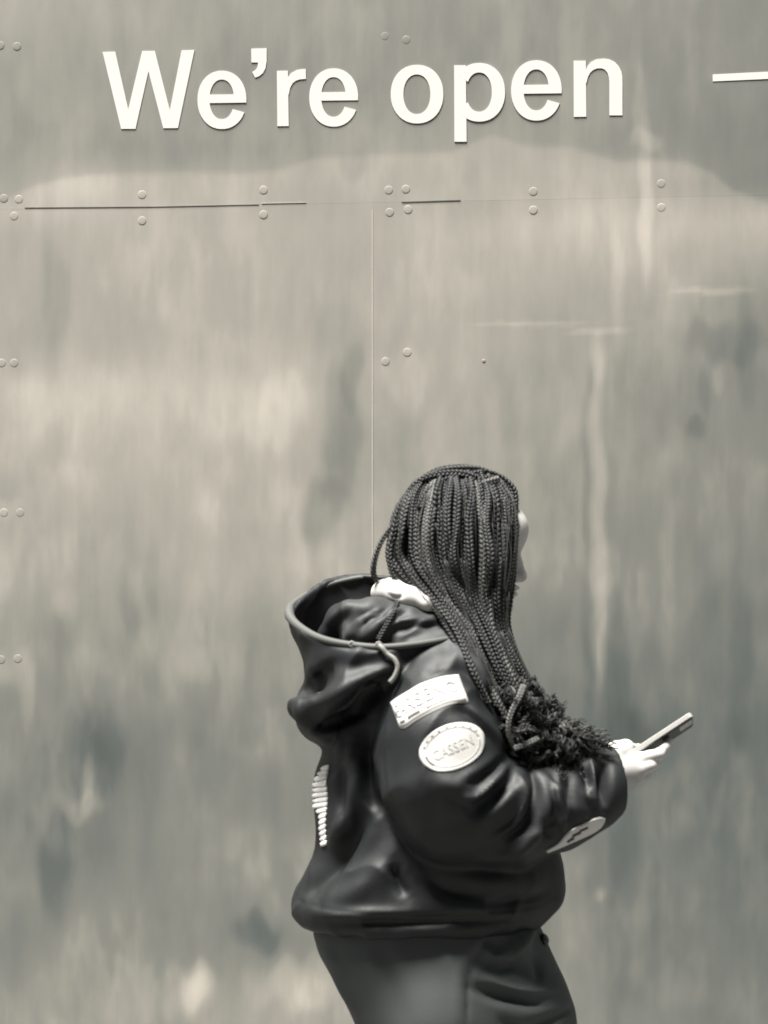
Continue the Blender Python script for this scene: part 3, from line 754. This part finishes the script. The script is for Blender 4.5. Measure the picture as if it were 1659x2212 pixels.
# white lettering down the back
rows = 15
back = None
for i in range(rows):
    v0 = 1652+i*11.6; v1 = v0+10.2
    wd = [34,44,58,72,66,76,62,70,40,26,24,26,26,26,26][i]
    q = []
    for a in range(4):
        vv = v0+(v1-v0)*a/3; row = []
        for j in range(7):
            t = j/6; ww = wd*(1-.35*abs(a-1.5)/1.5)
            row.append((712-ww*.55*t, vv+4*t, -100+ww*1.05*t))
        q.append(row)
    b_ = nearest_strip('back_lettering', q, M_back, .003, hood)

# --- shirt collar
sv = Vol(np.arange(X(780), X(1000), .0028), np.arange(YP-.15, YP+.13, .0032), np.arange(Zc(1345), Zc(1225), .0028))
sv.chain([(952,1319,-122,5),(922,1304,-120,13),(888,1290,-108,20),(855,1276,-84,22),(832,1278,-62,23),(826,1281,-20,21),(826,1280,20,20),(842,1272,60,20),(880,1272,84,20),(920,1290,84,16)], .014)
sv.chain([(850,1284,-98,15),(870,1286,-102,14),(905,1296,-104,10)], .01)
V, Q = sv.mesh(2); V = sculpt(V, Q, [([(835,1282),(850,1291),(866,1290),(872,1270)], -4, 4)], -90); pv('shirt_collar', V, Q, M_shirt)

# --- trousers
tv = Vol(np.arange(X(660), X(1280), .0055), np.arange(YP-.22, YP+.22, .006), steps((.05, Zc(2240), .012), (Zc(2240), Zc(1960), .0045)))
tv.loft([(1965,690,1150,0,180),(2010,674,1172,0,185),(2060,688,1194,0,190),(2120,722,1222,0,190),(2180,754,1243,0,186),(2240,780,1250,0,178),(2330,790,1200,0,170)], 2.4, .03)
tv.chain([(955,2200,-80,125),(985,2520,-85,105),(905,2880,-80,88)], .05)
tv.chain([(1060,2200,80,140),(1110,2510,85,108),(1150,2900,82,88)], .05)
V, Q = tv.mesh(2)
TS = [([(1040,2030),(1080,2060),(1150,2010)], 14, 14), ([(1020,2060),(1060,2085),(1110,2080),(1160,2110)], -18, 14), ([(1030,2100),(1120,2135),(1190,2140)], 16, 12),
      ([(1010,2120),(1090,2150),(1170,2170)], -16, 11), ([(1060,2160),(1140,2180),(1210,2175)], 10, 13), ([(1080,2200),(1150,2210),(1236,2180)], -20, 11),
      ([(1150,2060),(1165,2090),(1160,2120)], -14, 9), ([(1100,2010),(1130,2040),(1120,2075)], 10, 14), ([(700,2040),(728,2110),(765,2200)], 10, 14), ([(1040,2015),(1065,2040),(1060,2070)], -12, 12),
      ([(820,2020),(850,2120),(870,2230)], -7, 22), ([(1190,2110),(1215,2150),(1232,2190)], 10, 14)]
TS += [([(1064,2006),(1014,2090),(1004,2215)], -7, 5), ([(1040,2000),(990,2090),(980,2215)], 3, 9), ([(1165,2000),(1120,2045),(1060,2090)], 12, 6), ([(1040,2120),(1130,2142),(1200,2150)], -10, 6), ([(1090,2188),(1160,2200),(1240,2168)], 12, 6), ([(960,2040),(985,2110),(1000,2220)], 5, 16)]
V = sculpt(V, Q, TS, -120)
nz_ = np.array([mnoise.noise(Vector((p[0]*14, p[1]*14, p[2]*7))) for p in V]); V += normals(V, Q)*(nz_*.003)[:, None]
V = lap(V, Q, .5); trous = pv('trousers', V, Q, M_trou)
tb = BVHTree.FromPolygons([Vector(p) for p in V], Q.tolist()); h = tb.find_nearest(at(1174,2030,-70))
pth = [h[0]+h[1]*.003*i for i in range(4)]
V2, F2 = tube(pth, [.009, .011, .010, .006], 16); pv('button', V2, F2, M_phone, trous)
# --- shoes
for (a, b, c, pitch) in ((900, 2900, -80, .35), (1150, 2930, 80, 0.0)):
    sh = Vol(np.arange(at(a-70, b, c).x, at(a+220, b, c).x, .006), np.arange(at(a, b, c).y-.08, at(a, b, c).y+.08, .006), np.arange(0, .22, .006))
    gz0 = 3024
    sh.chain([(a-10, gz0-75, c, 46),(a+20, gz0-50, c, 46),(a+100, gz0-40, c, 42),(a+150, gz0-34, c, 34)], .03)
    sh.chain([(a-10, gz0-75, c, 46),(a-8, gz0-130, c, 42)], .02)
    V, Q = sh.mesh(2); V[:, 2] = np.maximum(V[:, 2], .012); so = pv('shoe', V, Q, M_shoe)
    x0 = at(a-58, b, c).x-ROOT.x; x1 = at(a+186, b, c).x-ROOT.x; yc = at(a, b, c).y-ROOT.y
    V2 = []; K = 32
    for zt in (.0, .022):
        for k in range(K):
            t = 2*math.pi*k/K; V2.append(((x0+x1)/2+(x1-x0)/2*math.copysign(abs(math.cos(t))**.7, math.cos(t)), yc+.04*math.copysign(abs(math.sin(t))**.8, math.sin(t)), zt))
    link('sole', V2, [tuple(range(K))[::-1], tuple(range(K, 2*K))]+[(k, (k+1) % K, K+(k+1) % K, K+k) for k in range(K)], M_white, so, False)

# --- hair: dark cap, then individual three-strand braids, then the curled loose ends
cv_ = Vol(np.arange(X(800), X(1340), .0055), np.arange(YP-.22, YP+.17, .0055), np.arange(Zc(1680), Zc(1000), .0055))
cv_.ell((990,1134,0), (116,108,90), .01)
cv_.ell((985,1200,0), (108,110,90), .03)
cv_.chain([(1000,1250,-40,58),(1040,1360,-66,44),(1080,1460,-80,40),(1130,1550,-90,48),(1170,1600,-100,46),(1240,1620,-115,20)], .04)
for _s in (-1, 1): cv_.ell((1052,1190,56*_s), (40,110,28), .03)
cv_.ell((1138,1195,0), (52,130,44), .012, 'sub')
V, Q = cv_.mesh(3); hair = pv('hair', V, Q, M_hair_in)
STG = [ # back, middle, front of the near-side fall of braids
 ((905,1042,-8),(985,1016,-12),(1082,1042,-22)),
 ((868,1085,-48),(985,1058,-86),(1106,1082,-46)),
 ((850,1150,-62),(982,1130,-122),(1112,1140,-64)),
 ((850,1215,-66),(985,1210,-134),(1111,1205,-74)),
 ((920,1288,-108),(1005,1290,-138),(1102,1285,-80)),
 ((975,1362,-148),(1040,1365,-156),(1098,1362,-92)),
 ((1018,1445,-196),(1074,1450,-180),(1132,1445,-112)),
 ((1050,1520,-210),(1115,1528,-190),(1180,1516,-124)),
 ((1088,1600,-205),(1165,1600,-196),(1236,1580,-134))]
def quad(a, b, c, t):
    a, b, c = map(np.array, (a, b, c)); return a*(2*(t-.5)*(t-1))+b*(4*t*(1-t))+c*(2*t*(t-.5))
HB = MB()
def braid(pts, R=.0056, period=.021, taper=True, tone=None):
    L = crom([at(*p) for p in pts], 40); seg = np.linalg.norm(np.diff(L, axis=0), axis=1); cum = np.concatenate([[0], np.cumsum(seg)])
    n = max(8, int(cum[-1]/.0019)); s_ = np.linspace(0, cum[-1], n)
    C = np.stack([np.interp(s_, cum, L[:, j]) for j in range(3)], 1)
    ker = np.hanning(15); ker /= ker.sum()
    C = np.stack([np.convolve(np.pad(C[:, j], 7, 'edge'), ker, 'valid') for j in range(3)], 1)
    T = np.gradient(C, axis=0); T /= np.linalg.norm(T, axis=1)[:, None]+1e-9
    t_ = rng.choice((.02, .08, .18, .38, .75), p=(.42, .26, .14, .10, .08)); tone = t_ if tone is None else tone
    ph0 = rng.uniform(0, 6.28); tw = rng.uniform(0, 6.28)
    A = np.cross(T, np.array((math.cos(tw)*.5, -1.0, math.sin(tw)*.3))); A /= np.linalg.norm(A, axis=1)[:, None]; B = np.cross(T, A)
    rad = R*(1-.25*(s_/cum[-1])) if taper else np.full(n, R)
    rad = rad*(1+.12*np.sin(s_*rng.uniform(25, 60)+ph0))
    w_ = 2*math.pi*s_/period+ph0+1.2*np.sin(s_*rng.uniform(12, 30)+tw)
    for q in range(3):
        f = w_+2*math.pi*q/3
        P = C+A*(.62*rad*np.sin(f))[:, None]+B*(.36*rad*np.sin(2*f))[:, None]
        HB.add(*tube(P, .50*rad, 6), tone)
NB = 33
for i in range(NB):
    t = (i+rng.uniform(-.3, .3))/(NB-1); t = min(1, max(0, t)); pts = []
    j0 = rng.normal(0, 4, 3); dj = rng.choice((-6, 2, 10, 18))
    for k, (a, b, c) in enumerate(STG):
        tt = min(1, max(0, t+rng.normal(0, .012)*(k > 1)))
        q = quad(a, b, c, tt)+rng.normal(0, (2.5, 2, 6))+(j0*np.array((.6, .3, 1)) if 0 < k else 0)
        q[2] += dj*(.4 if k < 2 else 1)
        pts.append(tuple(q))
    pts = pts[:rng.choice((7, 8, 9))]
    braid(pts, rng.uniform(.0060, .0080), rng.uniform(.020, .024))
for t in (.86, .9, .94, .98, 1.0):
    braid([tuple(quad(a, b, c, t)+np.array((0, 0, 10))+rng.normal(0, (1, 2, 4))) for a, b, c in STG[:8]], .0062)
for i in range(26):                                     # second layer, a little deeper
    t = rng.uniform(.03, .99); pts = []
    for k, (a, b, c) in enumerate(STG):
        q = quad(a, b, c, min(1, max(0, t+rng.normal(0, .01))))+rng.normal(0, (2, 2, 4)); q[2] += 26
        pts.append(tuple(q))
    braid(pts, rng.uniform(.0045, .0058))
for i in range(30):                                     # far side of the head
    t = i/29; pts = []
    for k, (a, b, c) in enumerate(STG[:7]):
        q = quad(a, b, c, t)+rng.normal(0, (1.5, 2, 3)); q[2] = -q[2] if k < 5 else -q[2]*.2
        pts.append(tuple(q))
    braid(pts, .0054)
for tz in np.linspace(-1, 1, 20):                       # nape
    x0 = 905-30*(1-tz*tz)
    braid([(930,1040,20*tz),(x0-12,1090,60*tz),(x0-32,1160,78*tz),(x0-34,1215,80*tz),(x0+4,1262,76*tz-12),(x0+60,1290,50*tz-35)], .0054)
CR = [ # braids drawn over the crown from the parting
 [(905,1040,-30),(945,1020,-34),(985,1014,-30),(1035,1015,-24),(1066,1026,-20)],
 [(925,1032,-10),(975,1012,-14),(1010,1010,-10),(1046,1017,-4),(1072,1030,-4)],
 [(1060,1022,-10),(1088,1036,-16),(1110,1062,-24),(1111,1100,-34),(1108,1150,-46)],
 [(1052,1024,4),(1084,1034,0),(1106,1060,-6),(1111,1092,-16),(1110,1130,-34)],
 [(1040,1020,14),(1080,1032,14),(1100,1058,14),(1108,1086,8),(1110,1104,4)],
 [(890,1052,20),(940,1020,20),(990,1012,18),(1050,1020,20),(1100,1056,30),(1106,1100,40)],
 [(890,1052,40),(940,1024,40),(990,1016,38),(1050,1024,40),(1096,1060,50),(1106,1110,60)],
 [(880,1064,-30),(915,1034,-44),(955,1024,-52),(1000,1024,-54),(1030,1034,-56)],
 [(1075,1034,-30),(1050,1034,-44),(1015,1042,-62),(985,1058,-80),(968,1090,-98)],
 [(1078,1036,-34),(1056,1042,-50),(1030,1054,-68),(1010,1080,-90),(1002,1120,-112)],
 [(1050,1020,-20),(1010,1026,-44),(965,1036,-60),(925,1062,-70),(905,1100,-84)]]
for c_ in CR: braid(c_, rng.uniform(.0058, .0070), taper=False)
for pts_ in ([(1132,1480,-212),(1122,1505,-226),(1104,1540,-234),(1098,1570,-236),(1103,1600,-230),(1112,1618,-222)], [(1108,1618,-228),(1135,1608,-230),(1165,1594,-224)]):
    braid(pts_, .0056, .017, tone=.85)
# single braids that fall into the hood
braid([(852,1130,-64),(826,1165,-80),(810,1205,-88),(806,1240,-84),(815,1256,-70)], .0058)
braid([(848,1150,-74),(841,1195,-86),(846,1235,-92),(857,1258,-96)], .0058)
braid([(859,1300,-128),(846,1330,-158),(828,1362,-176),(816,1384,-188)], .0056)
HB.build('braid_fall', M_hair, hair, True, ROOT)
# curled ends
HC = MB()
REG = [(1150,1490,-170,16),(1185,1530,-150,18),(1105,1510,-205,16),(1092,1560,-200,12),(1120,1520,-200,30),(1150,1530,-190,34),(1115,1570,-205,28),(1160,1570,-195,36),(1200,1565,-170,26),(1140,1615,-200,32),(1190,1610,-190,34),(1225,1605,-165,22),(1255,1622,-158,16),(1230,1630,-175,26),(1215,1570,-150,22),(1245,1590,-145,18)]
for i in range(330):                                    # locks: a few fine wavy strands lying together
    c = REG[rng.integers(len(REG))]; u, v, d = c[0]+rng.normal(0, c[3]*.55), c[1]+rng.normal(0, c[3]*.5), c[2]+rng.normal(0, 12)
    dr = np.array((rng.normal(.6, .8), rng.normal(.55, .7), rng.normal(-.1, .4))); dr /= np.linalg.norm(dr)
    L = rng.uniform(22, 60); turns = rng.uniform(1.2, 2.8); rr_ = rng.uniform(4, 9); ph = rng.uniform(0, 6.28); tone = rng.choice((.04, .12, .3, .6, .95), p=(.3, .25, .2, .15, .1))
    a_ = np.cross(dr, (0, 0, 1.)); a_ /= np.linalg.norm(a_)+1e-6; b_ = np.cross(dr, a_); droop = rng.uniform(-14, 22)
    for m_i in range(5):
        off = rng.normal(0, 1.8, 3); p2 = ph+rng.normal(0, .35); n = 22; P = []; L2_ = L*rng.uniform(.8, 1.1); spread = rng.normal(0, 5, 3)
        for k in range(n):
            t = k/(n-1); w_ = 2*math.pi*turns*t+p2
            q = np.array((u, v, d))+off+spread*t*t+dr*L2_*(t-.4)+rr_*(math.cos(w_)*a_+math.sin(w_)*b_)*(.5+.5*t)+np.array((0, droop*t*t, 0))
            P.append(at(*q))
        HC.add(*tube(P, [.0012*(1-.4*k/(n-1)) for k in range(n)], 4), tone)
for i in range(110):                                    # wisps along the arm and the outer edge
    u = rng.uniform(1150, 1275); v = 1560+(u-1180)*.45+rng.normal(0, 8); d = -165+rng.normal(0, 15)
    P = [at(u+k*rng.uniform(4, 8), v+8*math.sin(k*.9+i)+k*1.0, d) for k in range(9)]
    HC.add(*tube(P, .0013, 4))
for i in range(150):
    t = rng.uniform(0, 1); k0 = rng.integers(0, 6); P = []; out_ = rng.uniform(6, 16)
    for k in range(k0, k0+3):
        a, b, c = STG[k]; q = quad(a, b, c, t)+rng.normal(0, 3, 3); q[2] -= out_; q[0] += (-out_ if t < .15 else (out_*.5 if t > .9 else 0)); P.append(at(*q))
    HC.add(*tube(crom(P, 14), .0006, 3), .5)
HC.build('curled_ends', M_hair, hair, True, ROOT)

# ------------------------------------------------------------ phone
e1 = (at(1497,1549,-30)-at(1340,1652,-30)).normalized()
pc = (at(1418,1602,-38))
wv = (at(1418,1602,40)-at(1418,1602,-60)).normalized()
down = Vector((e1.z, 0, -e1.x))                         # back side, towards down-right
wv = (wv+down*.20-e1*wv.dot(e1)).normalized(); nv = e1.cross(wv).normalized()
if nv.z < 0: nv = -nv
R = Matrix((e1, wv, nv)).transposed()
Lh, Wh, Th_ = .074, .036, .0046
phone = empty('phone', pc - nv*Th_); tag(phone, 'dark mobile phone with pale edge held out in the right hand', 'phone')
def rbox(hx, hy, hz, r, zoff=0, xo=0, yo=0, n=6):
    V = []; lay = [(-hz, -.0012), (-hz+.0012, 0), (hz-.0012, 0), (hz, -.0012)]
    ring = []
    for cx, cy, a0 in ((hx-r, hy-r, 0), (-hx+r, hy-r, 90), (-hx+r, -hy+r, 180), (hx-r, -hy+r, 270)):
        for k in range(n+1):
            a = math.radians(a0+90*k/n); ring.append((cx, cy, math.cos(a), math.sin(a)))
    m = len(ring)
    for z_, ins in lay:
        for cx, cy, c, s_ in ring: V.append(R @ Vector((xo+cx+(r+ins)*c, yo+cy+(r+ins)*s_, z_+zoff)))
    Fc = [tuple(range(m))[::-1], tuple(range(3*m, 4*m))]
    for l_ in range(3):
        for k in range(m): Fc.append((l_*m+k, l_*m+(k+1) % m, (l_+1)*m+(k+1) % m, (l_+1)*m+k))
    return V, Fc
V, Fc = rbox(Lh, Wh, Th_, .009, Th_); link('phone_body', V, Fc, M_phone_edge, phone, False)
V, Fc = rbox(Lh-.002, Wh-.002, .0013, .008, -.0006); link('back_cover', V, Fc, M_phone, phone, False)
V, Fc = rbox(Lh-.003, Wh-.003, .0012, .007, 2*Th_+.0002); link('screen', V, Fc, M_screen, phone, False)
V, Fc = rbox(.013, .014, .0022, .005, -.0028, Lh-.018, -.018); link('camera_bump', V, Fc, M_phone_edge, phone, False)
